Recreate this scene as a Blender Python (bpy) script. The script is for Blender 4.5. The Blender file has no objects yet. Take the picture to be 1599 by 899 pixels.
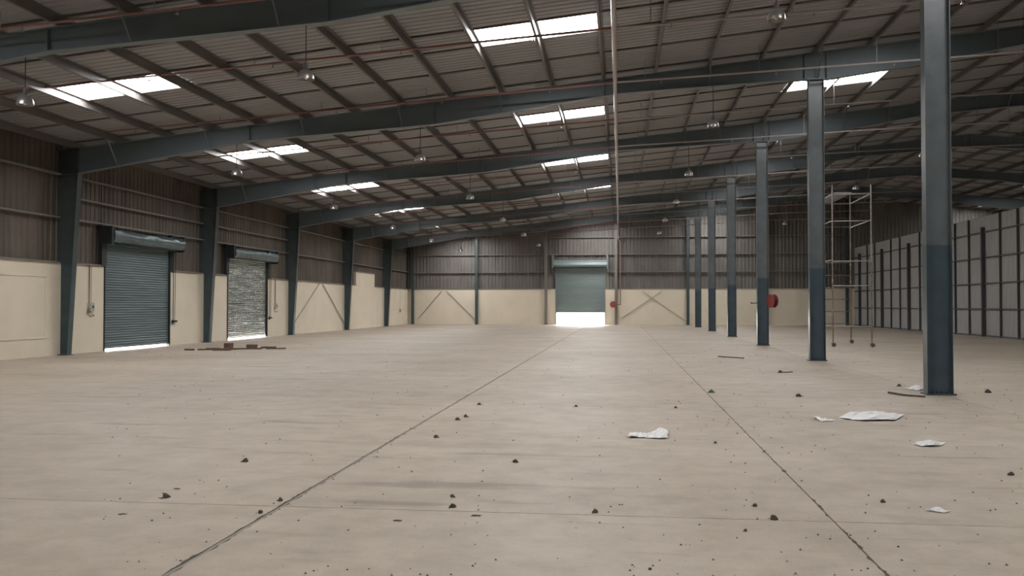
import bpy, math, random
from mathutils import Vector, Matrix
random.seed(7)
SC = bpy.context.scene
COL = SC.collection

# ------------------------------------------------------------------ camera
F_PX, YAW, PITCH, EYE = 1394.0, 0.1205, 0.0195, 1.55
cam_data = bpy.data.cameras.new('camera')
cam_data.sensor_width = 36.0
cam_data.lens = 36.0 * F_PX / 1599.0
cam_data.clip_end = 500
cam = bpy.data.objects.new('camera', cam_data)
COL.objects.link(cam)
cam.location = (0, 0, EYE)
cam.rotation_euler = (math.pi / 2 + PITCH, 0, YAW)
SC.camera = cam

# ------------------------------------------------------------------ sky, exposure
SKYLIGHT_POWER = 27.5
world = bpy.data.worlds.new('hazy_sky')
SC.world = world
world.use_nodes = True
wbg = world.node_tree.nodes['Background']
wbg.inputs[0].default_value = (1.0, 0.97, 0.92, 1)
wbg.inputs[1].default_value = 38.0
sun_d = bpy.data.lights.new('sun', 'SUN'); sun_d.energy = 55.0; sun_d.color = (1, .93, .82); sun_d.angle = .02
sun = bpy.data.objects.new('sun', sun_d); COL.objects.link(sun)
sun.rotation_euler = (math.radians(-46), math.radians(-8), 0)      # low over the end wall, shining into the hall
SC.view_settings.view_transform = 'Standard'
SC.view_settings.look = 'None'
SC.view_settings.gamma = 1.0
SC.view_settings.use_curve_mapping = False
SC.view_settings.exposure = 0.12

# ------------------------------------------------------------------ layout numbers (metres; x across, y along the hall, z up)
BAY, Y0, YB, YF = 9.64, 26.0, 72.05, -12.56
FRAMES = [Y0 + BAY * i for i in range(-4, 5)]          # roof frames along the hall
XL, XP, XR, RIDGE = -17.35, 18.0, 51.0, 16.8
def zr(x):                                             # underside of the roof deck
    return 8.35 + 0.1 * (x if x <= RIDGE else 2 * RIDGE - x)

# ------------------------------------------------------------------ materials
def mat(name, col, rough=0.6, metal=0.0, spec=0.5, noise=None, bump=None, coord='Object'):
    """noise = (scale, amount, second colour, stretch)"""
    m = bpy.data.materials.new(name); m.use_nodes = True
    nt = m.node_tree; b = nt.nodes['Principled BSDF']
    b.inputs['Base Color'].default_value = (*col, 1)
    b.inputs['Roughness'].default_value = rough
    b.inputs['Metallic'].default_value = metal
    b.inputs['Specular IOR Level'].default_value = spec
    if noise or bump:
        tc = nt.nodes.new('ShaderNodeTexCoord'); mp = nt.nodes.new('ShaderNodeMapping')
        nt.links.new(tc.outputs[coord], mp.inputs[0])
        mp.inputs['Scale'].default_value = (noise or bump)[3]
    if noise:
        n = nt.nodes.new('ShaderNodeTexNoise'); n.inputs['Scale'].default_value = noise[0]
        n.inputs['Detail'].default_value = 6; n.inputs['Roughness'].default_value = 0.62
        nt.links.new(mp.outputs[0], n.inputs['Vector'])
        r = nt.nodes.new('ShaderNodeValToRGB')
        r.color_ramp.elements[0].position = 0.5 - 0.5 * (1 - noise[1]) ; r.color_ramp.elements[0].color = (*noise[2], 1)
        r.color_ramp.elements[1].position = 0.5 + 0.2; r.color_ramp.elements[1].color = (*col, 1)
        nt.links.new(n.outputs[0], r.inputs[0]); nt.links.new(r.outputs[0], b.inputs['Base Color'])
    if bump:
        n2 = nt.nodes.new('ShaderNodeTexNoise'); n2.inputs['Scale'].default_value = bump[0]; n2.inputs['Detail'].default_value = 5
        nt.links.new(mp.outputs[0], n2.inputs['Vector'])
        bp = nt.nodes.new('ShaderNodeBump'); bp.inputs['Strength'].default_value = bump[1]; bp.inputs['Distance'].default_value = bump[2]
        nt.links.new(n2.outputs[0], bp.inputs['Height']); nt.links.new(bp.outputs[0], b.inputs['Normal'])
    return m

def floor_mat():
    m = bpy.data.materials.new('dusty_concrete'); m.use_nodes = True
    nt = m.node_tree; N = nt.nodes; L = nt.links; b = N['Principled BSDF']
    b.inputs['Roughness'].default_value = 0.58; b.inputs['Specular IOR Level'].default_value = 0.4
    tc = N.new('ShaderNodeTexCoord')
    def noise(scale, stretch, detail=6, rough=0.6):
        mp = N.new('ShaderNodeMapping'); mp.inputs['Scale'].default_value = stretch
        L.new(tc.outputs['Object'], mp.inputs[0])
        n = N.new('ShaderNodeTexNoise'); n.inputs['Scale'].default_value = scale
        n.inputs['Detail'].default_value = detail; n.inputs['Roughness'].default_value = rough
        L.new(mp.outputs[0], n.inputs['Vector']); return n
    def ramp(n, p0, c0, p1, c1):
        r = N.new('ShaderNodeValToRGB'); e = r.color_ramp.elements
        e[0].position = p0; e[0].color = (*c0, 1); e[1].position = p1; e[1].color = (*c1, 1)
        L.new(n.outputs[0], r.inputs[0]); return r
    def mul(a, c, f=1.0):
        x = N.new('ShaderNodeMixRGB'); x.blend_type = 'MULTIPLY'; x.inputs[0].default_value = f
        L.new(a.outputs[0], x.inputs[1]); L.new(c.outputs[0], x.inputs[2]); return x
    broad = ramp(noise(0.3, (1, 1, 1), 8, .66), 0.3, (0.345, 0.279, 0.215), 0.66, (0.462, 0.388, 0.31))
    mottle = ramp(noise(2.4, (1, 1, 1), 8, 0.7), 0.25, (0.84, 0.83, 0.82), 0.6, (1, 1, 1))
    streak = ramp(noise(0.9, (0.35, 2.2, 1), 5, 0.65), 0.30, (0.80, 0.78, 0.76), 0.42, (1, 1, 1))
    scuff = ramp(noise(1.6, (0.25, 1.6, 1), 3, 0.5), 0.29, (0.66, 0.64, 0.61), 0.37, (1, 1, 1))
    grit = ramp(noise(38, (1, 1, 1), 3, 0.7), 0.28, (0.72, 0.7, 0.68), 0.42, (1, 1, 1))
    c = mul(mul(mul(mul(broad, mottle), streak, 0.7), scuff, 0.75), grit, 0.6)
    L.new(c.outputs[0], b.inputs['Base Color'])
    n2 = noise(30, (1, 1, 1)); bp = N.new('ShaderNodeBump'); bp.inputs['Strength'].default_value = 0.25; bp.inputs['Distance'].default_value = 0.01
    L.new(n2.outputs[0], bp.inputs['Height']); L.new(bp.outputs[0], b.inputs['Normal'])
    return m

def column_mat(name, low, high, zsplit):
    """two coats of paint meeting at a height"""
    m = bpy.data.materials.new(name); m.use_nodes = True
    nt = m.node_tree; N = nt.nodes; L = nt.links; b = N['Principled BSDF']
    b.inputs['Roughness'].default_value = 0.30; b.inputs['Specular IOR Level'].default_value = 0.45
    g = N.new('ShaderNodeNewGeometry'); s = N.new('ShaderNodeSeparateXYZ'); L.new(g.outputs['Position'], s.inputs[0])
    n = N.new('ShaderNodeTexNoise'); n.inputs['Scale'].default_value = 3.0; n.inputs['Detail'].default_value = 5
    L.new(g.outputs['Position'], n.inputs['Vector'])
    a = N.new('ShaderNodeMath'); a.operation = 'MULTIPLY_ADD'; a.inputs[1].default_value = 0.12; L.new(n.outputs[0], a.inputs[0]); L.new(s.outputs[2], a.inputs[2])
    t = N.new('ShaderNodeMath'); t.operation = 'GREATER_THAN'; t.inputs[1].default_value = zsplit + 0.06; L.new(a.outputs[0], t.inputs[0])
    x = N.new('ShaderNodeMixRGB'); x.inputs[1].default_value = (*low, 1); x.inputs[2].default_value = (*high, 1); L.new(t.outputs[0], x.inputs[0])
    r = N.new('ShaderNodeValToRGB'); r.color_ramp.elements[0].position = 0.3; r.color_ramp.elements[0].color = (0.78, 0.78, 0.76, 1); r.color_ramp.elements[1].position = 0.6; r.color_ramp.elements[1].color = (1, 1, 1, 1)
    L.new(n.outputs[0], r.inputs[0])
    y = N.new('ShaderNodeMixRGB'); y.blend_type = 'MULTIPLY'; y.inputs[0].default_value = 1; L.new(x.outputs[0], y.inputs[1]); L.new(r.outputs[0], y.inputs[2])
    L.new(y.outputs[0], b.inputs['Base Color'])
    return m

def emit_mat(name, col, power):
    m = bpy.data.materials.new(name); m.use_nodes = True
    nt = m.node_tree; nt.nodes.remove(nt.nodes['Principled BSDF'])
    e = nt.nodes.new('ShaderNodeEmission'); e.inputs[0].default_value = (*col, 1); e.inputs[1].default_value = power
    nt.links.new(e.outputs[0], nt.nodes['Material Output'].inputs[0]); return m

M = {}
M['floor'] = floor_mat()
M['sealant'] = mat('joint_sealant', (0.33, 0.28, 0.23), 0.9, noise=(6, .6, (0.22, 0.19, 0.16), (1, 1, 1)))
M['joint'] = mat('joint_dirt', (0.10, 0.085, 0.07), 0.95)
M['white'] = mat('cream_emulsion', (0.76, 0.675, 0.54), 0.85, spec=.2, noise=(0.9, .45, (0.68, 0.60, 0.475), (1, 1, 1)), bump=(25, .15, .01, (1, 1, 1)))
M['clad'] = mat('weathered_cladding', (0.172, 0.14, 0.11), 0.55, .1, .4, noise=(1.1, .7, (0.10, 0.082, 0.067), (1, 1, .35)))
M['clad_back'] = mat('grey_cladding', (0.20, 0.185, 0.165), 0.55, .1, .4, noise=(1.1, .7, (0.145, 0.13, 0.115), (1, 1, .35)))
M['girt'] = mat('girt_primer', (0.20, 0.175, 0.15), 0.55)
M['deck'] = mat('roof_deck_underside', (0.315, 0.316, 0.318), 0.5, .1, .4, noise=(.6, .5, (0.268, 0.266, 0.265), (1, 1, 1)))
M['purlin'] = mat('purlin_primer', (0.145, 0.13, 0.12), 0.5, .15, .5)
M['seam'] = mat('seam_batten', (0.14, 0.125, 0.115), 0.6)
M['sky'] = emit_mat('daylit_skylight', (0.97, 0.985, 1.0), SKYLIGHT_POWER)
M['rafter'] = mat('rafter_paint', (0.132, 0.166, 0.180), 0.4, noise=(2, .5, (0.112, 0.142, 0.154), (1, 1, 1)))
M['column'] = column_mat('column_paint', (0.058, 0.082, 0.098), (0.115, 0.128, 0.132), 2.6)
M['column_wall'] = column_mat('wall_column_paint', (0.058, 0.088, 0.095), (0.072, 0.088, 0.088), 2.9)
M['shutter'] = mat('shutter_paint', (0.125, 0.168, 0.178), 0.42, .15, .5, noise=(1.4, .6, (0.10, 0.138, 0.147), (1, .3, 1)))
M['shutter_glint'] = mat('glint_streaked_shutter', (0.42, 0.42, 0.38), 0.24, .75, .5, noise=(1.0, .7, (0.15, 0.18, 0.18), (1, .5, 6)))  # pale streaks put glints of the reflected floor into the slat colour
M['shutter_hazed'] = mat('far_shutter_hazed_paint', (0.19, 0.235, 0.235), 0.45, .1, .5)  # paler than the near shutter: haze and bloom are put into this colour
M['hood'] = mat('dented_hood_sheet', (0.085, 0.118, 0.122), 0.30, .25, .6, bump=(3.0, .6, .05, (1, 1, 1)))
M['dark'] = mat('dark_bracket', (0.02, 0.022, 0.024), 0.6)
M['red'] = mat('sprinkler_red', (0.30, 0.125, 0.108), 0.35, noise=(3, .5, (0.22, 0.10, 0.088), (1, 1, 1)))
M['pale_pipe'] = mat('pale_pipe', (0.40, 0.34, 0.325), 0.3)
M['brace'] = mat('brace_rod_paint', (0.36, 0.31, 0.25), 0.6)
M['riser'] = mat('riser_brown', (0.25, 0.17, 0.145), 0.5)
M['galv'] = mat('galvanised', (0.33, 0.315, 0.29), 0.42, .5, noise=(8, .6, (0.22, 0.205, 0.185), (1, 1, 1)))
M['rusty'] = mat('rusty_tube', (0.30, 0.22, 0.17), 0.6, .3, noise=(7, .7, (0.17, 0.11, 0.08), (1, 1, 1)))
M['partition'] = mat('partition_sheet', (0.35, 0.338, 0.325), 0.55, .1, .4)
M['partition_frame'] = mat('partition_frame', (0.065, 0.065, 0.065), 0.6)
M['lamp'] = mat('spun_aluminium', (0.46, 0.44, 0.41), 0.3, .7)
M['lamp_cap'] = mat('lamp_gear_housing', (0.10, 0.10, 0.10), 0.5)
M['cable'] = mat('cable', (0.035, 0.033, 0.03), 0.7)
M['plastic'] = mat('crumpled_plastic', (0.68, 0.66, 0.635), 0.45)
M['clod'] = mat('dry_clod', (0.115, 0.09, 0.07), 0.95, noise=(30, .6, (0.05, 0.042, 0.034), (1, 1, 1)))
M['clod_green'] = mat('greenish_clod', (0.09, 0.12, 0.085), 0.9)
M['wood'] = mat('scrap_timber', (0.16, 0.10, 0.07), 0.85, noise=(6, .7, (0.08, 0.05, 0.035), (1, 6, 1)))
M['reel'] = mat('hose_reel_red', (0.30, 0.06, 0.052), 0.4)
M['hose'] = mat('rubber_hose', (0.06, 0.02, 0.02), 0.6)
M['switch'] = mat('switch_grey', (0.45, 0.43, 0.38), 0.5)
M['ground'] = mat('yard_ground', (0.55, 0.52, 0.47), 0.9)
M['tyre'] = mat('caster_rubber', (0.10, 0.085, 0.07), 0.7)

# ------------------------------------------------------------------ mesh helpers
class MB:
    def __init__(s): s.v = []; s.f = []
    def add(s, vs, fs):
        o = len(s.v); s.v += [tuple(p) for p in vs]; s.f += [tuple(i + o for i in f) for f in fs]; return s
    def box(s, x0, x1, y0, y1, z0, z1):
        return s.add([(x0, y0, z0), (x1, y0, z0), (x1, y1, z0), (x0, y1, z0), (x0, y0, z1), (x1, y0, z1), (x1, y1, z1), (x0, y1, z1)],
                     [(3, 2, 1, 0), (4, 5, 6, 7), (0, 1, 5, 4), (1, 2, 6, 5), (2, 3, 7, 6), (3, 0, 4, 7)])
    def prism(s, pts, d):
        """polygon (3d points) swept by vector d"""
        n = len(pts); a = [Vector(p) for p in pts]; d = Vector(d)
        return s.add(a + [p + d for p in a], [tuple(range(n - 1, -1, -1)), tuple(range(n, 2 * n))] + [(i, (i + 1) % n, n + (i + 1) % n, n + i) for i in range(n)])
    def sheet(s, pts, d):
        """open profile swept by d"""
        n = len(pts); a = [Vector(p) for p in pts]; d = Vector(d)
        return s.add(a + [p + d for p in a], [(i, i + 1, n + i + 1, n + i) for i in range(n - 1)])
    def tube(s, path, r, n=8, cap=True):
        P = [Vector(p) for p in path]; rings = []
        rs = r if isinstance(r, (list, tuple)) else [r] * len(P)
        o = len(s.v)
        for i, p in enumerate(P):
            t = (P[min(i + 1, len(P) - 1)] - P[max(i - 1, 0)]).normalized()
            a = t.cross(Vector((0, 0, 1)) if abs(t.z) < .9 else Vector((1, 0, 0))).normalized(); b = t.cross(a)
            for k in range(n):
                w = 2 * math.pi * k / n; s.v.append(tuple(p + (a * math.cos(w) + b * math.sin(w)) * rs[i]))
        for i in range(len(P) - 1):
            for k in range(n):
                s.f.append((o + i * n + k, o + i * n + (k + 1) % n, o + (i + 1) * n + (k + 1) % n, o + (i + 1) * n + k))
        if cap:
            s.f.append(tuple(o + k for k in range(n))); e = o + (len(P) - 1) * n; s.f.append(tuple(e + n - 1 - k for k in range(n)))
        return s
    def lathe(s, prof, n=20, c=(0, 0, 0), axis='z'):
        o = len(s.v)
        for (r, h) in prof:
            for k in range(n):
                w = 2 * math.pi * k / n; a, b = r * math.cos(w), r * math.sin(w)
                p = (a, b, h) if axis == 'z' else ((h, a, b) if axis == 'x' else (a, h, b))
                s.v.append((c[0] + p[0], c[1] + p[1], c[2] + p[2]))
        for i in range(len(prof) - 1):
            for k in range(n):
                s.f.append((o + i * n + k, o + i * n + (k + 1) % n, o + (i + 1) * n + (k + 1) % n, o + (i + 1) * n + k))
        return s
    def mesh(s, name, m, smooth=False):
        me = bpy.data.meshes.new(name); me.from_pydata(s.v, [], s.f); me.validate()
        me.materials.append(M[m] if isinstance(m, str) else m)
        if smooth:
            for p in me.polygons: p.use_smooth = True
            me.set_sharp_from_angle(angle=math.radians(40))
        return me
    def build(s, name, m, parent=None, smooth=False):
        return link(name, s.mesh(name, m, smooth), parent)

def link(name, data, parent=None, loc=None):
    o = bpy.data.objects.new(name, data); COL.objects.link(o)
    if parent is not None:
        o.parent = parent
        if loc is None and parent.type == 'EMPTY': o.location = -parent.location if 'world_coords' in parent else (0, 0, 0)
    if loc is not None: o.location = loc
    return o
def empty(name, loc=(0, 0, 0)):
    o = bpy.data.objects.new(name, None); COL.objects.link(o); o.location = loc; o.empty_display_size = .2; return o
def tag(o, label, cat, group=None):
    o['label'] = label; o['category'] = cat
    if group: o['group'] = group
    return o
def struct(name, label=None, loc=(0, 0, 0)):
    o = empty(name, loc); o['kind'] = 'structure'
    if label: o['label'] = label
    return o
ORD = ['first', 'second', 'third', 'fourth', 'fifth', 'sixth', 'seventh', 'eighth', 'ninth', 'tenth', 'eleventh', 'twelfth']

# ================================================================== FLOOR
floor = struct('floor', 'dusty beige concrete floor of sawn slabs')
G = 0.006
ybr = [YF, 6.66, YB + .3]
JX = [-2.6, 1.52, 5.53]
xbr = [-17.9] + JX + [XR + .3]
for i in range(len(xbr) - 1):
    for j in range(2):
        g0 = 0.019 if xbr[i] == -2.6 else G
        g1 = 0.019 if xbr[i + 1] == -2.6 else G
        MB().box(xbr[i] + g0, xbr[i + 1] - g1, ybr[j] + (.006 if j else 0), ybr[j + 1] - (.006 if not j else 0), -.16, 0).build('slab', 'floor', floor)
# filled strip in the wide left joint, ragged edges
mb = MB(); y = 2.0; pts = []
while y < 44:
    pts.append(y); y += .12 if y < 14 else .6
vs = []
for y in pts:
    w = .0135 + random.uniform(-.004, .004)
    vs += [(-2.6 - w + random.uniform(-.003, .003), y, -.004), (-2.6 + w, y, -.004)]
mb.add(vs, [(2 * i, 2 * i + 1, 2 * i + 3, 2 * i + 2) for i in range(len(pts) - 1)])
mb.build('joint_sealant', 'sealant', floor)
MB().box(-18, XR + .4, YF - .1, YB + .4, -.3, -.05).build('joint_bed', 'joint', floor)
# chipped edges along the near joints: shallow broken flakes
mb = MB()
for jx, ya, yb, n in [(-2.6, 4.5, 26, 150), (1.52, 4.5, 24, 130)]:
    for k in range(n):
        yy = ya + (yb - ya) * random.random() ** 1.7; s_ = random.choice((-1, 1)); w = random.uniform(.006, .02); l = random.uniform(.02, .09)
        x_ = jx + s_ * (.018 if jx < 0 else .004)
        mb.add([(x_, yy - l, .0012), (x_ + s_ * w * .6, yy - l * .4, .0012), (x_ + s_ * w, yy + l * .1, .0012), (x_ + s_ * w * .4, yy + l * .7, .0012), (x_, yy + l, .0012)], [(0, 1, 2, 3, 4)])
ch = mb.build('joint_chip', 'joint', floor); ch['kind'] = 'stuff'
# yard outside
yard = MB().box(-90, 120, -80, 160, -.5, -.32).build('ground', 'ground'); yard['kind'] = 'structure'

# ================================================================== CEILING (deck, skylights, purlins)
ceil = struct('ceiling', 'pitched metal roof deck on purlins with translucent skylight strips')
SKY_X = [(-13.95, -10.95), (-3.45, -.45), (5.55, 8.55)]
SKY_X += [(2 * RIDGE - b, 2 * RIDGE - a) for a, b in SKY_X]
OFFS = [0, 2.15, 4.13, 5.51, 7.45]
def deck(x0, x1, y0, y1, name='roof_panel', m='deck', parent=ceil, dz=0):
    prof = []; y = y0; p = .245; n = max(1, round((y1 - y0) / p)); p = (y1 - y0) / n
    if name == 'skylight': prof = [(y0, .0), (y1, .0)]
    else:
        for k in range(n):
            a = y0 + k * p
            prof += [(a, 0), (a + p * .62, 0), (a + p * .70, .022), (a + p * .92, .022)]
        prof.append((y1, 0))
    segs = [(x0, x1)] if not (x0 < RIDGE < x1) else [(x0, RIDGE), (RIDGE, x1)]
    for a, b in segs:
        MB().sheet([(a, q, zr(a) + r + dz) for q, r in prof], (b - a, 0, zr(b) - zr(a))).build(name, m, parent)
bays = FRAMES + [YB + .5]
XE0, XE1 = -17.9, 51.5
for i in range(len(bays) - 1):
    y0, y1 = bays[i], bays[i + 1]
    bs = [y0 + o for o in OFFS if y0 + o < y1 - .8] + [y1]
    for j in range(len(bs) - 1):
        if j == 2 and i >= 1:
            cur = XE0
            for a, b in SKY_X:
                deck(cur, a, bs[j], bs[j + 1])
                deck(a, b, bs[j], bs[j + 1], 'skylight', 'sky')
                cur = b
            deck(cur, XE1, bs[j], bs[j + 1])
        else:
            deck(XE0, XE1, bs[j], bs[j + 1])
    for b in bs[:-1]:
        for xa, xb in ((XE0, RIDGE), (RIDGE, XE1)):
            MB().prism([(xa, b - .03, zr(xa) - .03), (xa, b + .03, zr(xa) - .03), (xa, b + .03, zr(xa) + .01), (xa, b - .03, zr(xa) + .01)], (xb - xa, 0, zr(xb) - zr(xa))).build('seam_batten', 'seam', ceil)
# first part behind the camera
# purlins: Z sections
PX = [-.45 + 1.5 * k for k in range(-11, 12)]
PX_ALL = PX + [2 * RIDGE - x for x in PX]
def zsec(x, up):
    z1 = zr(x) - .004; z0 = z1 - .2; w = .065 * (1 if up else -1); t = .012 * (1 if up else -1)
    return [(x, YF, z0), (x - w, YF, z0), (x - w, YF, z0 + .018), (x - w + t, YF, z0 + .018), (x - w + t, YF, z0 + abs(t)), (x - t, YF, z0 + abs(t)),
            (x - t, YF, z1), (x + w - t, YF, z1), (x + w, YF, z1), (x + w, YF, z1 - abs(t)), (x, YF, z1 - abs(t))]
for x in PX_ALL:
    MB().prism(zsec(x, x < RIDGE), (0, YB + .3 - YF, 0)).build('purlin', 'purlin', ceil)
# strap over ridge
MB().prism([(RIDGE - .4, YF, zr(RIDGE - .4) - .02), (RIDGE, YF, zr(RIDGE) - .02), (RIDGE + .4, YF, zr(RIDGE + .4) - .02), (RIDGE, YF, zr(RIDGE) - .05)], (0, YB - YF, 0)).build('ridge_flashing', 'deck', ceil)

# ================================================================== RAFTERS
BOT = [(-16.76, 5.68), (-11.2, 6.57), (-5.5, 6.93), (0, 7.70), (4.0, 7.90), (5.15, 7.94), (5.85, 7.94), (9.1, 8.40), (11.6, 8.84), (RIDGE, 9.22)]
BOT = BOT + [(2 * RIDGE - x, z) for x, z in reversed(BOT[:-1])]
def botz(x):
    for (a, za), (b, zb) in zip(BOT, BOT[1:]):
        if a <= x <= b: return za + (zb - za) * (x - a) / (b - a)
def raft_top(x): return zr(x) - .207
def make_rafter(y):
    r = empty('steel_rafter', (0, y, 0))
    top = [(-16.76, raft_top(-16.76)), (RIDGE, raft_top(RIDGE)), (2 * RIDGE + 16.76, raft_top(-16.76))]
    MB().prism([(x, -.006, z) for x, z in BOT] + [(x, -.006, z) for x, z in reversed(top)], (0, .012, 0)).build('web', 'rafter', r)
    mb = MB()
    for (a, za), (b, zb) in zip(top, top[1:]):
        mb.prism([(a, -.11, za - .014), (b, -.11, zb - .014), (b, -.11, zb), (a, -.11, za)], (0, .22, 0))
    mb.build('top_flange', 'rafter', r)
    mb = MB()
    for (a, za), (b, zb) in zip(BOT, BOT[1:]):
        mb.prism([(a, -.11, za - .016), (b, -.11, zb - .016), (b, -.11, zb), (a, -.11, za)], (0, .22, 0))
    mb.build('bottom_flange', 'rafter', r)
    for x in (-11.2, -5.5, 0.0, 5.2, 5.8, 11.6, RIDGE):          # stiffener / splice plates
        for s in (-1, 1):
            MB().box(x - .012, x + .012, min(s * .006, s * .105), max(s * .006, s * .105), botz(x), raft_top(x) - .014).build('stiffener', 'rafter', r)
    for k in range(1, len(PX), 2):                                 # fly braces purlin to bottom flange
        x = PX[k]
        if x < -16: continue
        for s in (-1, 1):
            p0 = Vector((x, s * .10, botz(x) + .01)); p1 = Vector((x, s * (.10 + (zr(x) - .12 - botz(x)) * .8), zr(x) - .12))
            MB().tube([p0, p1], .022, 4).build('fly_brace', 'rafter', r)
    return r
in_view = ['nearest roof beam, crossing the top left corner above the left skylight', 'second roof beam, landing on the first wall column left of the near shutter',
           'third roof beam, landing on the wall column between the two left shutters', 'fourth roof beam, landing on the column after the farther left shutter',
           'fifth roof beam, landing left of the stepped cream wall', 'sixth roof beam, farthest, just before the end wall']
for i, y in enumerate(FRAMES[3:]):
    r = make_rafter(y)
    lab = 'grey-blue steel ' + in_view[i]
    tag(r, lab, 'roof beam', 'roof beams across the hall')

# ================================================================== COLUMNS
def wall_column(y, label):
    c = empty('steel_column', (XL, y, 0))
    xo = -.15; xb = .28; xt = .59; zt = raft_top(-17.5)
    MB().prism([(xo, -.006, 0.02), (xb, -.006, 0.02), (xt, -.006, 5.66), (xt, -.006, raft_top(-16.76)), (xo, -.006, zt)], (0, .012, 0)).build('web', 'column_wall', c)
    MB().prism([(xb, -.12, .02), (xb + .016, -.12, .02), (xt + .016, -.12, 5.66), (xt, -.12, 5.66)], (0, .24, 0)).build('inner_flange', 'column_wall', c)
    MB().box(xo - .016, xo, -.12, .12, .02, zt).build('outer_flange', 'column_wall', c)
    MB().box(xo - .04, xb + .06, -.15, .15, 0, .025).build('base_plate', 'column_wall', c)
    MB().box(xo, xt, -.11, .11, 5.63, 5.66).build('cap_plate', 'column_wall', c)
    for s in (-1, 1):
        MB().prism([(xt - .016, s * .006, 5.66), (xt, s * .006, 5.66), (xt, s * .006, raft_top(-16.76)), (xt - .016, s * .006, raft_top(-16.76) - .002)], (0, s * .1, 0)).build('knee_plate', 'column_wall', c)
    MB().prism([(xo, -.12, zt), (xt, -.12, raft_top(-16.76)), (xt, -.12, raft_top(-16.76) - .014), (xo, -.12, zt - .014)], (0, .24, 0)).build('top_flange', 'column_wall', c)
    return tag(c, label, 'column', 'wall columns on the left')
wl = ['blue-grey steel wall column left of the nearest shutter', 'blue-grey steel wall column between the two left shutters', 'blue-grey steel wall column just past the farther left shutter',
      'blue-grey steel wall column between the braced bay and the stepped cream wall', 'blue-grey steel wall column past the stepped cream wall, near the far corner']
for i, y in enumerate(FRAMES[4:]):
    wall_column(y, wl[i])

def inner_column(y, label):
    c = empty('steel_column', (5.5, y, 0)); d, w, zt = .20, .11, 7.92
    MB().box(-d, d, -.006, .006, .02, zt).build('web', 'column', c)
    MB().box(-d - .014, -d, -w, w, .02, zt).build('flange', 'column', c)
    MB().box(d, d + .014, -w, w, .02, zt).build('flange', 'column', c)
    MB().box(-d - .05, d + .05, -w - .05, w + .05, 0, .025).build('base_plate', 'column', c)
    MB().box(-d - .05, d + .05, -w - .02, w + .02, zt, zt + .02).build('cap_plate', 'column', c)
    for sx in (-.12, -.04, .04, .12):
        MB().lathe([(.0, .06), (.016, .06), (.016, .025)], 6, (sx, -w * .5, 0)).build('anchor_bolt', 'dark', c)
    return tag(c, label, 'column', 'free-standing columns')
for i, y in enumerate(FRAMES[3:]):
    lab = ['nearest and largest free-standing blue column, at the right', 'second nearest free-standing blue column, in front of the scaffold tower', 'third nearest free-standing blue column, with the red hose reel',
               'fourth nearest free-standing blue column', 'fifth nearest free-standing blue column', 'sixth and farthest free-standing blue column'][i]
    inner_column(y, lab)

# ================================================================== WALLS
TOP = 2.87
def ribbed(mbx, a0, a1, zlow, ztop_fn, fixed, along='y', depth=.035, p=.25, flip=1):
    """one trapezoid-ribbed vertical sheet, own mesh builder"""
    n = max(1, round((a1 - a0) / p)); p = (a1 - a0) / n; prof = []
    for k in range(n):
        a = a0 + k * p; prof += [(a, 0), (a + p * .6, 0), (a + p * .7, depth), (a + p * .9, depth)]
    prof.append((a1, 0))
    vs = []
    for a, d in prof:
        f = fixed + flip * d
        lo = (f, a, zlow) if along == 'y' else (a, f, zlow); hi = (f, a, ztop_fn(a)) if along == 'y' else (a, f, ztop_fn(a))
        vs += [lo, hi]
    mbx.add(vs, [(2 * i, 2 * i + 2, 2 * i + 3, 2 * i + 1) for i in range(len(prof) - 1)])
    return mbx
# ---- left
wl_ = struct('wall_left', 'left wall of cream masonry below brown ribbed cladding')
D1, D2 = (28.33, 32.80), (37.88, 42.44)
DTOP = 3.68
segs = [(YF, D1[0]), (D1[1], D2[0]), (D2[1], 57.4), (61.9, YB)]
for a, b in segs: MB().box(XL - .2, XL, a, b, 0, TOP).build('masonry_panel', 'white', wl_)
MB().box(XL - .2, XL, 57.4, 61.9, 0, 3.78).build('masonry_panel', 'white', wl_)
MB().box(XL - .2, XL + .02, 46.3, 64, 0, .06).build('plinth', 'white', wl_)
# recessed panel outline in the near bay: raised flat frame of four strips
for (a, b, z0, z1) in [(18.2, 25.25, 2.42, 2.45), (18.2, 25.25, .55, .58), (25.22, 25.25, .58, 2.42), (18.2, 18.23, .58, 2.42)]:
    MB().box(XL, XL + .02, a, b, z0, z1).build('plaster_band', 'white', wl_)
y = YF
while y < YB + .19:
    y1 = min(y + 1.05, YB + .2)
    mid = (y + y1) / 2
    lo = 3.7 if (57.4 < mid < 61.9) else (DTOP - .05 if (D1[0] < mid < D1[1] or D2[0] < mid < D2[1]) else TOP - .05)
    for a, b in [(y, y1)]:
        cuts = sorted(set([a, b] + [c for c in (*D1, *D2) if a < c < b]))
        for c0, c1 in zip(cuts, cuts[1:]):
            m_ = (c0 + c1) / 2; lo = DTOP - .05 if (D1[0] < m_ < D1[1] or D2[0] < m_ < D2[1]) else TOP - .05
            ribbed(MB(), c0, c1, lo, lambda t: zr(-17.6) + .06, XL - .16, 'y', .035, .26).build('cladding_sheet', 'clad', wl_)
    y = y1
YFR = [YF] + FRAMES[1:] + [YB]
def girt_y(z, a, b, name='girt', x=XL - .10):
    MB().prism([(x, a, z), (x + .16, a, z), (x + .16, a, z + .05), (x + .145, a, z + .05), (x + .145, a, z + .015), (x, a, z + .015)], (0, b - a, 0)).build(name, 'girt', wl_)
for a, b in zip(YFR, YFR[1:]):
    if b < 10: continue
    for z in (4.27, 5.62): girt_y(z, a + .13, b - .13)
    girt_y(TOP, a + .13, b - .13, 'sill_rail') if not (a < D1[0] < b or a < D2[0] < b or a < 58 < b) else None
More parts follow.
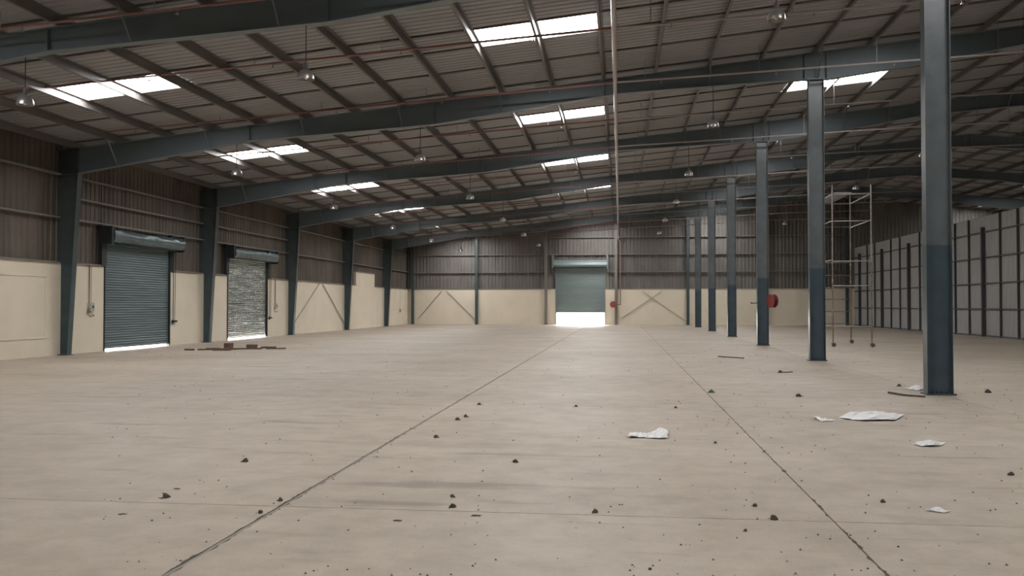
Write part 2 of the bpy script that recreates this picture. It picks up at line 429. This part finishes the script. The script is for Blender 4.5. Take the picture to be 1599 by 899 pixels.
for dd, (a, b) in ((D1, (26.13, 35.5)), (D2, (35.77, 45.1))):
    girt_y(4.95, a, b); girt_y(TOP, a, dd[0] - .14, 'sill_rail'); girt_y(TOP, dd[1] + .14, b, 'sill_rail')
    for yy in (dd[0] - .13, dd[1] + .01):
        MB().box(XL - .1, XL + .05, yy, yy + .12, 0 if False else TOP, 4.27).build('door_post', 'dark', wl_)
girt_y(TOP, 54.95, 57.4, 'sill_rail'); girt_y(3.78, 57.4, 61.9, 'sill_rail'); girt_y(TOP, 61.9, 64.4, 'sill_rail')
# thin rail above braced bay + inverted-V brace on cream wall
for (ya, za, yb, zb) in [(50.0, 2.8, 45.9, .55), (50.6, 2.8, 54.7, .45)]:
    MB().tube([(XL + .05, ya, za), (XL + .05, yb, zb)], .028, 6).build('brace_rod', 'brace', wl_)
# ---- back
wb = struct('wall_back', 'end wall of cream masonry below grey ribbed cladding')
DB = (-5.15, -1.19); DBT = 4.72
for a, b in [(XL, DB[0]), (DB[1], XR)]: MB().box(a, b, YB - .1, YB + .12, 0, TOP).build('masonry_panel', 'white', wb)
x = XL - .3
while x < XR:
    x1 = min(x + 1.12, XR + .3); cuts = sorted(set([x, x1] + [c for c in DB if x < c < x1] + [c for c in (RIDGE,) if x < c < x1]))
    for c0, c1 in zip(cuts, cuts[1:]):
        lo = DBT - .05 if DB[0] < (c0 + c1) / 2 < DB[1] else TOP - .05
        ribbed(MB(), c0, c1, lo, lambda t: zr(t) + .06, YB + .08, 'x', .04, .28, -1).build('cladding_sheet', 'clad_back', wb)
    x = x1
def girt_x(z, a, b):
    MB().prism([(a, YB + .02, z), (a, YB - .14, z), (a, YB - .14, z + .06), (a, YB - .12, z + .06), (a, YB - .12, z + .02), (a, YB + .02, z + .02)], (b - a, 0, 0)).build('girt', 'girt', wb)
POSTS = [-16.9, -11.6, -5.93, -.32, 5.33, 11.3, 17.45]
for a, b in zip(POSTS, POSTS[1:]):
    for z in (TOP, 4.22, 5.63, 7.0):
        if z + .1 > zr(a) - .2: continue
        if z < 5 and a < -3 < b:
            if z == TOP:
                girt_x(z, a + .1, DB[0] - .12); girt_x(z, DB[1] + .12, b - .1)
            else:
                girt_x(z, a + .1, DB[0] - .12); girt_x(z, DB[1] + .12, b - .1)
            continue
        girt_x(z, a + .1, b - .1)
for (xa, za, xb, zb) in [(-16.5, .43, -14.5, 2.75), (-14.1, 2.75, -11.75, .43), (.08, .5, 3.3, 2.7), (1.75, 2.7, 5.2, .28)]:
    MB().tube([(xa, YB - .16, za), (xb, YB - .16 + (.05 if xa > 1 else 0), zb)], .025, 6).build('brace_rod', 'brace', wb)
for i, px in enumerate(POSTS):
    c = empty('end_wall_post', (px, YB - .3, 0)); zt = raft_top(px)
    pm = 'girt' if i in (2, 3) else 'column_wall'
    MB().box(-.1, .1, -.005, .005, .02, zt).build('web', pm, c)
    for s in (-1, 1): MB().box(min(s * .1, s * .11), max(s * .1, s * .11), -.08, .08, .02, zt).build('flange', pm, c)
    MB().box(-.1, .1, -.085, -.075, .02, zt).build('face_plate', pm, c)
    MB().box(-.15, .15, -.12, .12, 0, .02).build('base_plate', 'column_wall', c)
    tag(c, ['slim blue-grey post in the far left corner of the end wall', 'slim blue-grey post right of the inverted-V brace on the end wall', 'slim grey post left of the lit end-wall shutter',
            'slim grey post right of the lit end-wall shutter, by the small hose reel', 'slim blue-grey post right of the X brace on the end wall', 'slim end-wall post partly hidden behind the second free-standing column', 'slim dark post in the far right corner of the end wall by the partition'][i], 'post', 'end wall posts')
# ---- right partition
wp = struct('wall_right', 'grey ribbed sheet partition on a dark steel grid')
PY = [y_ for y_ in [47.0 + 1.925 * k for k in range(-30, 14)] if y_ < YB - .2]
prev = YF
for k, yy in enumerate(PY + [YB - .15]):
    ribbed(MB(), prev, yy, .03, lambda t: 6.0, XP + .07, 'y', .022, .16, 1).build('partition_sheet', 'partition', wp)
    prev = yy
for k, yy in enumerate(PY):
    thick = k % 3 == 0
    w = .07 if thick else .03
    MB().box(XP - (.12 if thick else .03), XP + .06, yy - w, yy + w, 0, 5.45 if thick else 5.98).build('partition_post', 'partition_frame', wp)
for z in (.05, 1.37, 2.64, 3.93, 5.2):
    MB().box(XP - .01, XP + .065, YF, YB - .15, z - .03, z + .03).build('partition_rail', 'partition_frame', wp)
# ---- walls out of the picture (close the hall)
wo = struct('wall_right_outer', 'outer cladding wall far beyond the partition')
MB().box(XR, XR + .1, YF, YB + .3, 0, zr(XR) + .1).build('cladding', 'clad_back', wo)
wf = struct('wall_front', 'plain clad front wall behind the camera')
for a, b, z0 in [(XL - .3, XR + .2, 0)]:
    MB().prism([(a, YF, z0), (b, YF, z0), (b, YF, zr(b) + .1)] + ([(RIDGE, YF, zr(RIDGE) + .1)] if a < RIDGE < b else []) + [(a, YF, zr(a) + .1)], (0, -.15, 0)).build('cladding', 'clad_back', wf)

# ================================================================== ROLLER SHUTTERS
def slats(y0, y1, z0, z1, m, parent, axis='y', pitch=.085, wob=0.0, at=0.0, sgn=1):
    n = int((z1 - z0) / pitch); mb = MB(); nseg = 10
    cols = [y0 + (y1 - y0) * k / nseg for k in range(nseg + 1)]
    prof = []
    for k in range(n):
        z = z0 + (z1 - z0) * k / n; h = (z1 - z0) / n
        prof += [(z, 0), (z + h * .15, .016), (z + h * .5, .022), (z + h * .85, .016)]
    prof.append((z1, 0))
    vs = []
    for ip, (z, d) in enumerate(prof):
        row = random.uniform(-1, 1)
        for ic, a in enumerate(cols):
            dd = d + wob * (math.sin(a * 2.1 + (ip // 4) * 1.7) * .6 + random.uniform(-.5, .5)) if 0 < ic < nseg else d
            vs.append((at + sgn * dd, a, z) if axis == 'y' else (a, at + sgn * dd, z))
    w = nseg + 1
    fs = [(i * w + k, i * w + k + 1, (i + 1) * w + k + 1, (i + 1) * w + k) for i in range(len(prof) - 1) for k in range(nseg)]
    mb.add(vs, fs); o = mb.build('slat_curtain', m, parent, True); o['kind'] = 'stuff'; return o
def left_shutter(n, d, m, wob, label):
    t = struct('door_%d' % n, label, (XL, 0, 0))
    a, b = d
    slats(a + .05, b - .05, .17, DTOP + .02, m, t, 'y', .085, wob, -.05)
    MB().box(-.06, -.02, a + .05, b - .05, .075, .17).build('bottom_bar', m, t)
    for yy in (a, b - .06): MB().box(-.1, .03, yy, yy + .06, 0, DTOP + .1).build('guide_rail', 'dark', t)
    # dented half-round hood
    nseg = 24; prof = [(.02, 3.66), (.40, 3.70), (.47, 3.80), (.48, 3.95), (.44, 4.08), (.34, 4.14), (.02, 4.15)]
    vs = []; ya, yb = a - .1, b + .28
    for k in range(nseg + 1):
        yy = ya + (yb - ya) * k / nseg
        for j, (px, pz) in enumerate(prof):
            q = .018 if 0 < j < 6 else 0
            vs.append((px + random.uniform(-q, q), yy, pz + random.uniform(-q, q) - .06 * math.sin(k / nseg * 3) * (.3 if j > 2 else 0)))
    w = len(prof)
    MB().add(vs, [(i * w + k, i * w + k + 1, (i + 1) * w + k + 1, (i + 1) * w + k) for i in range(nseg) for k in range(w - 1)] + [tuple(range(w)), tuple(nseg * w + w - 1 - k for k in range(w))]).build('hood', 'hood', t, True)
    for yy in (ya - .13, yb): MB().box(-.02, .42, yy, yy + .12, 3.62, 4.22).build('end_bracket', 'dark', t)
    MB().box(-.02, .1, a - .28, a + .0, DTOP - 1.3 if False else 2.9, 4.25).build('side_channel', 'dark', t)
    # hand-chain wheel and chain on the right side
    MB().tube([(.08, b + .12, 3.8), (.08, b + .13, 2.2), (.08, b + .12, .95)], .014, 5).build('hand_chain', 'dark', t)
    MB().tube([(.12, b + .20, 3.8), (.12, b + .19, 2.2), (.12, b + .16, .95)], .010, 5).build('hand_chain', 'dark', t)
    MB().lathe([(.0, 0), (.07, 0), (.07, .05), (0, .05)], 12, (.03, b + .15, .92), 'x').build('chain_keeper', 'dark', t)
    MB().box(.03, .1, b + .1, b + .42, .90, .97).build('lock_bar', 'dark', t)
    return t
left_shutter(1, D1, 'shutter', .002, 'nearest teal roller shutter in the left wall, dented hood above')
left_shutter(2, D2, 'shutter_glint', .010, 'farther roller shutter in the left wall, shiny slats with pale painted glints')
t = struct('door_3', 'end-wall roller shutter raised a little, daylight pouring in beneath', (0, YB, 0))
slats(DB[0] + .05, DB[1] - .05, 1.05, DBT, 'shutter_hazed', t, 'x', .095, .002, .0, -1)
MB().box(DB[0] + .05, DB[1] - .05, -.03, .02, .95, 1.05).build('bottom_bar', 'shutter_hazed', t)
for xx in (DB[0] - .02, DB[1] - .06): MB().box(xx, xx + .08, -.14, .02, 0, DBT + .1).build('guide_rail', 'shutter_hazed', t)
MB().prism([(DB[0] - .15, -.05, 4.66), (DB[0] - .15, -.45, 4.66), (DB[0] - .15, -.5, 4.8), (DB[0] - .15, -.42, 5.0), (DB[0] - .15, -.05, 5.2)], (4.26, 0, 0)).build('hood', 'shutter_hazed', t)
for xx in (DB[0] - .28, DB[1] + .13): MB().box(xx, xx + .13, -.42, -.02, 4.55, 5.6).build('end_bracket', 'shutter_hazed', t)

# ================================================================== FIRE PIPES
main = empty('fire_main_pipe', (-.12, 0, 0))
MB().tube([(0, -6, 7.60), (0, 20, 7.60), (0, 70.9, 7.30), (0, 71.3, 7.27), (0, 71.55, 7.05), (0, 71.6, 6.8)], .055, 10).build('pipe', 'pale_pipe', main, True)
MB().tube([(0, 71.6, 6.8), (0.14, 71.6, 6.6), (.14, 71.6, 1.55)], .045, 8).build('riser', 'riser', main, True)
MB().tube([(.14, 71.6, 1.62), (-.4, 71.6, 1.62)], .03, 8).build('reel_feed', 'riser', main, True)
for yy in range(2, 70, 6): MB().tube([(0, yy, 7.55 - (.006 * (yy - 20) if yy > 20 else 0)), (0, yy, zr(0) - .02)], .012, 5).build('hanger', 'galv', main)
def mz(yy): return 7.85 - (.45 * (yy - 20) / 51 if yy > 20 else 0)
tag(main, 'long pale fire main pipe running lengthwise under the roof above the camera', 'pipe')
BR = [15.6, 20.2, 25.0, 29.85, 34.65, 39.5, 44.3, 49.1, 53.9, 58.8, 63.6, 68.4]
def branch(yy, label, x0=-15.2, drop=0.0):
    b = empty('sprinkler_pipe', (0, yy, 0)); z0 = mz(yy) - drop - .02
    def pz(x): return z0 + (.068 * x if x < 0 else .045 * x)
    MB().tube([(x0, 0, pz(x0)), (-7.5, 0, pz(-7.5))], .022, 6).build('pipe', 'red', b, True)
    MB().tube([(-7.5, 0, pz(-7.5)), (-.12, 0, pz(-.12))], .030, 6).build('pipe', 'red', b, True)
    MB().tube([(-.12, 0, pz(-.12)), (11.5, 0, pz(11.5)), (17.2, 0, pz(11.5) + .1)], .026, 6).build('pipe', 'pale_pipe', b, True)  # pale colour stands in for white reflections along this run of red pipe
    MB().tube([(-.12, 0, pz(-.12)), (-.12, 0, 7.62 - (.006 * (yy - 20) if yy > 20 else 0))], .024, 6).build('riser_nipple', 'red', b)
    x = x0 + .4
    while x < 17:
        q = pz(min(x, 11.5))
        MB().tube([(x, 0, q), (x, 0, zr(x) - .02)], .009, 5).build('hanger_rod', 'galv', b)
        if abs(x) > .5:
            MB().lathe([(.0, .03), (.014, .03), (.014, -.05), (.03, -.06), (.035, -.075), (0, -.08)], 8, (x + .45, 0, pz(min(x + .45, 11.5)) - .03)).build('sprinkler_head', 'galv', b, True)
        x += 3.1
    return tag(b, label, 'pipe', 'sprinkler branch pipes')
for k, yy in enumerate(BR):
    vis = ['in front of the nearest roof beam', 'midway between the nearest and second roof beams', 'just in front of the second roof beam', 'midway between the second and third roof beams', 'just in front of the third roof beam',
           'midway between the third and fourth roof beams', 'just in front of the fourth roof beam', 'midway between the fourth and fifth roof beams', 'just in front of the fifth roof beam', 'midway between the fifth and sixth roof beams', 'just in front of the sixth roof beam', 'closest to the end wall']
    branch(yy, 'thin red sprinkler pipe running crosswise ' + vis[k], -15.2, .22 if k == 0 else 0)

# ================================================================== HOSE REELS
def hose_reel(loc, axis, r, label):
    h = empty('hose_reel', loc)
    prof = [(.0, -.10), (r, -.10), (r, -.08), (r * .62, -.075), (r * .62, .075), (r, .08), (r, .10), (0, .10)]
    MB().lathe(prof, 28, (0, 0, 0), axis).build('drum', 'reel', h, True)
    mb = MB()
    for k in range(4):
        q = -.055 + .036 * k; pts = []
        for a in range(25):
            w = 2 * math.pi * a / 24; c_, s_ = (r * .78) * math.cos(w), (r * .78) * math.sin(w)
            pts.append((q, c_, s_) if axis == 'x' else (c_, q, s_))
        mb.tube(pts, .02, 6, False)
    mb.build('hose', 'hose', h, True)
    e = (-.26, 0, 0) if axis == 'x' else (0, .26, 0)
    MB().tube([(0, 0, 0), e], .03, 8).build('axle', 'galv', h)
    return h, e
h, e = hose_reel((5.84, 35.5, 1.72), 'y', .26, '')
h.rotation_euler = (0, 0, math.radians(-62))
tag(h, 'red hose reel on the right side of the third nearest free-standing column', 'hose reel')
v = empty('valve', (5.28, 35.55, 1.64))
MB().tube([(0, 0, 0), (-.2, 0, 0)], .018, 6).build('stub_pipe', 'dark', v); MB().box(-.24, -.2, -.05, .05, -.02, .03).build('lever', 'dark', v)
tag(v, 'small dark valve on the left side of the third nearest free-standing column', 'valve')
h, e = hose_reel((-.55, 71.55, 1.63), 'y', .26, '')
tag(h, 'red hose reel on the end wall right of the lit shutter', 'hose reel')

# ================================================================== PENDANT LAMPS
def lamp_meshes():
    outer = [(.03, .17), (.07, .16), (.11, .13), (.145, .08), (.16, .02), (.162, -.03)]
    inner = [(.156, -.03), (.152, .02), (.135, .075), (.10, .12), (.05, .15), (.0, .155)]
    a = MB().lathe(outer + inner, 24).mesh('reflector', 'lamp', True)
    b = MB().lathe([(.0, .30), (.03, .30), (.042, .27), (.042, .20), (.03, .165), (0, .165)], 14).mesh('gear_housing', 'lamp_cap', True)
    c = MB().lathe([(.0, .17), (.03, .15), (.045, .06), (.03, -.01), (0, -.03)], 12).mesh('bulb', 'plastic', True)
    return a, b, c
LM = lamp_meshes()
rows = [(-11.68, 5.55, 'in the row nearest the left wall'), (-5.95, 5.88, 'in the second row from the left wall'), (2.72, 6.68, 'in the row just right of the main pipe'), (11.55, 7.25, 'in the row right of the free-standing columns')]
fw = ['nearest', 'second', 'third', 'fourth', 'fifth', 'sixth']
for rx, rz_, rn in rows:
    for i, y in enumerate(FRAMES[3:]):
        if rx > 10 and i < 2: continue
        jx = random.uniform(-.08, .08)
        l = empty('pendant_lamp', (rx + jx, y - .02, rz_))
        rf = link('reflector', LM[0], l); link('gear_housing', LM[1], l); link('bulb', LM[2], rf)
        MB().tube([(0, 0, .28), (0, 0, botz(rx) - rz_ - .016)], .009, 5).build('cord', 'cable', l)
        tag(l, 'dome lamp under the %s roof beam, %s' % (fw[i], rn), 'lamp', 'pendant lamps')

# ================================================================== SCAFFOLD TOWER
s = empty('scaffold_tower', (8.6, 36.2, 0))
P = {'nl': (-.70, -1.6), 'nr': (.67, -1.7), 'fr': (.74, 1.6), 'fl': (-.66, 1.6)}
for k, (px, py) in P.items():
    mb = MB(); mb.tube([(px, py, .22), (px, py, 3.2)], .026, 8); mb.build('post', 'rusty', s, True)
    up = MB().tube([(px, py, 3.2), (px, py, 6.05)], .024, 8).build('post', 'galv', s, True)
    for z in (1.3, 2.5, 3.2, 4.0, 5.2):
        MB().lathe([(.025, -.05), (.036, -.04), (.036, .04), (.025, .05)], 8, (px, py, z)).build('coupler', 'galv', s)
    c = MB().tube([(px, py, .10), (px, py, .24)], .018, 6); c.box(px - .05, px + .05, py - .045, py + .045, .11, .15); cs = c.build('caster', 'rusty', s)
    MB().lathe([(0, -.025), (.07, -.025), (.08, -.01), (.08, .01), (.07, .025), (0, .025)], 14, (px + .03, py, .08), 'y').build('wheel', 'tyre', cs, True)
def ledger(a, b, z, m='galv', r=.02):
    pa, pb = P[a], P[b]; MB().tube([(*pa, z), (*pb, z)], r, 6).build('ledger', m, s)
for z in (.77, 3.20, 4.70, 5.70): ledger('nl', 'nr', z)
for z in (2.28,): ledger('nl', 'nr', z)
for z in (.80, 1.3, 1.8, 2.28, 2.78, 3.3, 4.75, 5.70): ledger('fl', 'fr', z, 'rusty' if z < 3 else 'galv')
for z in (.77, 3.25, 4.72, 5.70): ledger('nl', 'fl', z); ledger('nr', 'fr', z) if z > 4 else None
for k in range(2):
    MB().box(-.64 + .34 * k, -.34 + .34 * k, -1.65, 1.65, 5.73, 5.78).build('platform_board', 'galv', s)
tag(s, 'tall tube scaffold tower on casters behind the second free-standing column', 'scaffold')

# ================================================================== SWITCHES AND CONDUITS
def switch(y, z, top, label, big=True):
    o = empty('switch_box', (XL, y, z))
    MB().box(0, .09, -.12, .12, -.14, .14).build('box', 'switch', o)
    cv = MB().box(.09, .10, -.09, .09, -.10, .10).build('cover', 'switch', o)
    MB().box(.10, .13, -.02, .02, -.03, .04).build('lever', 'dark', cv)
    if big:
        for q in (-.10, .02): MB().tube([(.03, q, .14), (.03, q, top - z)], .013, 5).build('conduit', 'cable' if q < 0 else 'switch', o)
        MB().tube([(.03, -.14, -.05), (.04, -.2, -.2), (.04, -.05, -.32), (.04, .12, -.26), (.04, .18, -.30)], .013, 5).build('loose_cable', 'cable', o)
    else:
        MB().tube([(.03, 0, .14), (.03, 0, top - z)], .010, 5).build('conduit', 'switch', o)
    return tag(o, label, 'switch box')
switch(27.55, 1.50, 2.86, 'wall switch box with hanging conduits left of the nearest shutter')
switch(43.45, 1.52, 2.86, 'wall switch box right of the farther left shutter')
switch(69.2, 1.14, 2.86, 'small wall switch near the far left corner', False)

# ================================================================== THINGS LYING ON THE FLOOR
def crumple(loc, sx, sy, h, rot, seed, label, flat=.3):
    rnd = random.Random(seed); n, m_ = 16, 11; vs = []
    hs = [[rnd.random() for _ in range(m_)] for _ in range(n)]
    for i in range(n):
        for j in range(m_):
            u, v = i / (n - 1), j / (m_ - 1)
            edge = min(u, 1 - u, v, 1 - v)
            z = h * (max(0, (math.sin(u * 5.1 + seed) * .5 + math.cos(v * 4.3 + seed * 2 + u * 3) * .5)) * .8 + hs[i][j] * flat) * (0.5 + min(.5, edge * 3))
            wob = 1 + .22 * math.sin(u * 6 + seed) + .1 * (hs[i][j] - .5)
            vs.append(((u - .5) * sx + (hs[i][j] - .5) * sx * .05 + (v - .5) * sx * .15, (v - .5) * sy * wob, .004 + z))
    o = MB().add(vs, [(i * m_ + j, (i + 1) * m_ + j, (i + 1) * m_ + j + 1, i * m_ + j + 1) for i in range(n - 1) for j in range(m_ - 1)]).build('plastic_sheet', 'plastic')
    o.location = loc; o.rotation_euler = (0, 0, rot); return tag(o, label, 'plastic sheet', 'scraps of white plastic')
crumple((.33, 10.75, 0), .46, .42, .10, .1, 3, 'crumpled white plastic sheet in the middle of the floor, peak at its right end')
crumple((3.48, 13.0, 0), .72, 1.0, .05, -.3, 5, 'largest flat white plastic sheet, left of the nearest column', .5)
crumple((2.72, 12.5, 0), .18, .3, .06, .2, 8, 'small white plastic scrap left of the large flat sheet')
crumple((3.42, 10.5, 0), .28, .4, .05, -.4, 11, 'thin crumpled white plastic strip nearer than the large flat sheet')
crumple((2.38, 7.1, 0), .13, .12, .025, -.6, 13, 'narrow white plastic shred at the lower right, closest to the camera')
crumple((5.40, 17.3, 0), .26, .4, .08, 0, 17, 'white plastic scrap lying behind the foot of the nearest column')
CLODS = [(1.61, 16.2, .055, 'green', 'greenish lump on the right floor joint beyond the crumpled sheet'), (3.01, 15.69, .05, '', 'dark lump left of the bent metal strip'), (3.65, 21.15, .06, '', 'dark lump with a thin tail in front of the second column'),
    (6.48, 16.79, .06, '', 'dark lump right of the nearest column foot'), (3.54, 8.67, .03, '', 'brown lump near the right edge of the picture'), (1.1, 6.68, .032, '', 'largest dark lump by the lower right floor joint'),
    (1.03, 7.10, .022, '', 'small dark lump just behind the largest lower right lump'), (-.19, 6.74, .024, '', 'dark lump at the centre on the near cross joint'), (-1.35, 7.14, .022, '', 'small dark lump behind the one left of centre'),
    (-1.28, 6.78, .028, '', 'dark lump with a chip, left of centre by the cross joint'), (-1.06, 6.53, .022, '', 'flat dark flake left of centre, nearer than the cross joint'), (-1.59, 6.31, .02, '', 'slanting dark flake in the lower middle'),
    (-1.03, 8.78, .03, '', 'dark lump alone between the two long joints'), (-2.15, 10.32, .032, '', 'dark lump just right of the left long joint'), (-2.19, 11.94, .032, '', 'nearer one of a pair of dark lumps by the left joint'),
    (-2.13, 12.25, .034, '', 'farther one of a pair of dark lumps by the left joint'), (-2.18, 13.79, .035, '', 'farthest dark lump right of the left joint'), (-3.69, 8.5, .034, '', 'dark lump alone left of the left joint'),
    (-3.64, 6.84, .036, '', 'dark lump at the far left on the near cross joint'), (-3.72, 7.18, .02, '', 'small dark flake behind the far left lump'), (-2.68, 6.84, .025, '', 'dark lump beside the crossing of the two joints'),
    (-2.67, 6.42, .022, '', 'dark lump just nearer than the crossing of the two joints'), (-3.67, 6.26, .018, '', 'thin dark flake at the lower left'), (-.67, 13.7, .03, '', 'small dark chip in mid floor'),
    (1.06, 10.27, .02, '', 'tiny dark chip right of the crumpled sheet'), (.83, 13.71, .025, '', 'tiny dark chip behind the crumpled sheet'), (2.05, 7.36, .022, '', 'small dark lump left of the narrow plastic shred'),
    (5.30, 17.9, .045, '', 'dark lump behind the plastic scrap at the nearest column'), (.17, 5.33, .012, '', 'tiny dark chip at the bottom centre'), (.85, 6.31, .013, '', 'tiny dark chip nearer than the largest lower right lump')]
for k, (x, y, r, kind, lab) in enumerate(CLODS):
    r *= .78
    rnd = random.Random(100 + k); mb = MB(); flat = 'flake' in lab
    prof = [(.01, 0), (r * .9, 0), (r, r * .45), (r * .7, r * (1.0)), (.01, r * 1.25)]
    mb.lathe(prof, 9)
    mb.v = [(a * (1 + rnd.uniform(-.35, .35)) * (2.2 if flat else 1.1), b * (1 + rnd.uniform(-.35, .35)), max(0, c * (.35 if flat else 1) * (1 + rnd.uniform(-.25, .25)))) for a, b, c in mb.v]
    mb.f.append(tuple(range(4 * 9, 5 * 9)))
    # a few broken crumbs fused to the side
    for q in range(3):
        w = rnd.uniform(0, 6.28); d = r * rnd.uniform(.8, 1.5); e = r * rnd.uniform(.2, .45)
        cx, cy = d * math.cos(w) * 1.3, d * math.sin(w)
        mb.add([(cx - e, cy - e, 0), (cx + e, cy - e * .6, 0), (cx + e * .5, cy + e, 0), (cx, cy, e * 1.4)], [(0, 1, 3), (1, 2, 3), (2, 0, 3), (2, 1, 0)])
    o = mb.build('dirt_clod', 'clod_green' if kind else 'clod'); o.location = (x, y, 0); o.rotation_euler = (0, 0, rnd.uniform(-.5, .5))
    tag(o, lab, 'debris', 'lumps of dirt on the floor')
    if 'tail' in lab:
        MB().tube([(.02, 0, .02), (.15, -.02, .012), (.3, -.05, .02)], .012, 5).build('tail', 'clod', o)
def strip(pts, label, name='metal_strip'):
    o = MB().tube(pts, .018, 6).build(name, 'wood'); o.location = (0, 0, 0); return tag(o, label, 'metal strip')
strip([(2.92, 27.4, .02), (3.25, 26.95, .02), (3.57, 26.6, .02)], 'straight thin metal strip on the floor left of the free-standing columns')
strip([(4.69, 16.45, .02), (4.83, 15.98, .02), (5.08, 15.75, .02)], 'bent thin metal strip on the floor by the nearest column')
# scrap heap by the farther shutter
rnd = random.Random(5)
SCR = [(-13.9, 29.6, 1.3, .1, .05, .35, 'long flat scrap board at the left of the heap'), (-13.3, 30.1, 1.5, .14, .05, .28, 'long flat scrap board across the middle of the heap'), (-12.15, 30.55, .7, .12, .04, .5, 'short scrap board at the right end of the heap'),
       (-13.9, 30.5, .28, .24, .20, .2, 'upright scrap wood block, tallest in the heap'), (-13.2, 30.9, .34, .22, .14, .1, 'low scrap wood block on the right of the heap'), (-14.72, 29.2, .34, .1, .06, -.2, 'short dark offcut at the left tip of the heap'),
       (-13.55, 29.2, .6, .12, .05, .1, 'small scrap board in front of the heap'), (-12.65, 31.1, .55, .16, .06, .4, 'short scrap board behind the right end of the heap'), (-14.3, 30.1, .5, .2, .05, .5, 'wide scrap offcut behind the left end of the heap')]
for (x, y, l, w, hh, a, lab) in SCR:
    mb = MB().prism([(-l / 2, -w / 2, 0), (l / 2 - .03, -w / 2 * .8, 0), (l / 2, w / 2, 0), (-l / 2 + .04, w / 2, 0)], (0, 0, hh)); o = mb.build('scrap_board', 'wood')
    o.location = (x, y, 0); o.rotation_euler = (0, 0, a); tag(o, lab + ' near the farther left shutter', 'scrap wood', 'scrap heap')
# grit nobody could count
mb = MB(); rnd = random.Random(9)
for k in range(900):
    y = 4.5 + 30 * rnd.random() ** 2.2; x = rnd.uniform(-.62, .50) * y + (rnd.random() ** 2) * .1
    if k < 260: x = rnd.uniform(-.05, .45) * y
    if x < -16 or x > 16: continue
    r = rnd.uniform(.002, .0075) * (1 + y / 22)
    mb.add([(x - r, y - r, 0), (x + r * 1.3, y - r * .7, 0), (x + r * .4, y + r, 0), (x, y, r * 1.1)], [(0, 1, 3), (1, 2, 3), (2, 0, 3)])
g = mb.build('floor_grit', 'clod'); g['kind'] = 'stuff'; g['label'] = 'fine dark grit scattered over the concrete floor'; g['category'] = 'grit'

# ================================================================== DUST HAZE filling the hall
hm = bpy.data.materials.new('dust_haze'); hm.use_nodes = True
nt = hm.node_tree; nt.nodes.remove(nt.nodes['Principled BSDF'])
vs_ = nt.nodes.new('ShaderNodeVolumeScatter'); vs_.inputs['Color'].default_value = (.97, .95, .92, 1); vs_.inputs['Density'].default_value = .020; vs_.inputs['Anisotropy'].default_value = .25
nt.links.new(vs_.outputs[0], nt.nodes['Material Output'].inputs['Volume'])
hz = MB().prism([(XL - .1, YF + .05, .01), (XR - .1, YF + .05, .01), (XR - .1, YF + .05, zr(XR)), (RIDGE, YF + .05, zr(RIDGE) + .1), (XL - .1, YF + .05, zr(XL))], (0, YB - YF + .05, 0)).build('dust_haze', hm)
hz['kind'] = 'stuff'; hz['label'] = 'thin dusty haze hanging in the whole hall'; hz['category'] = 'haze'
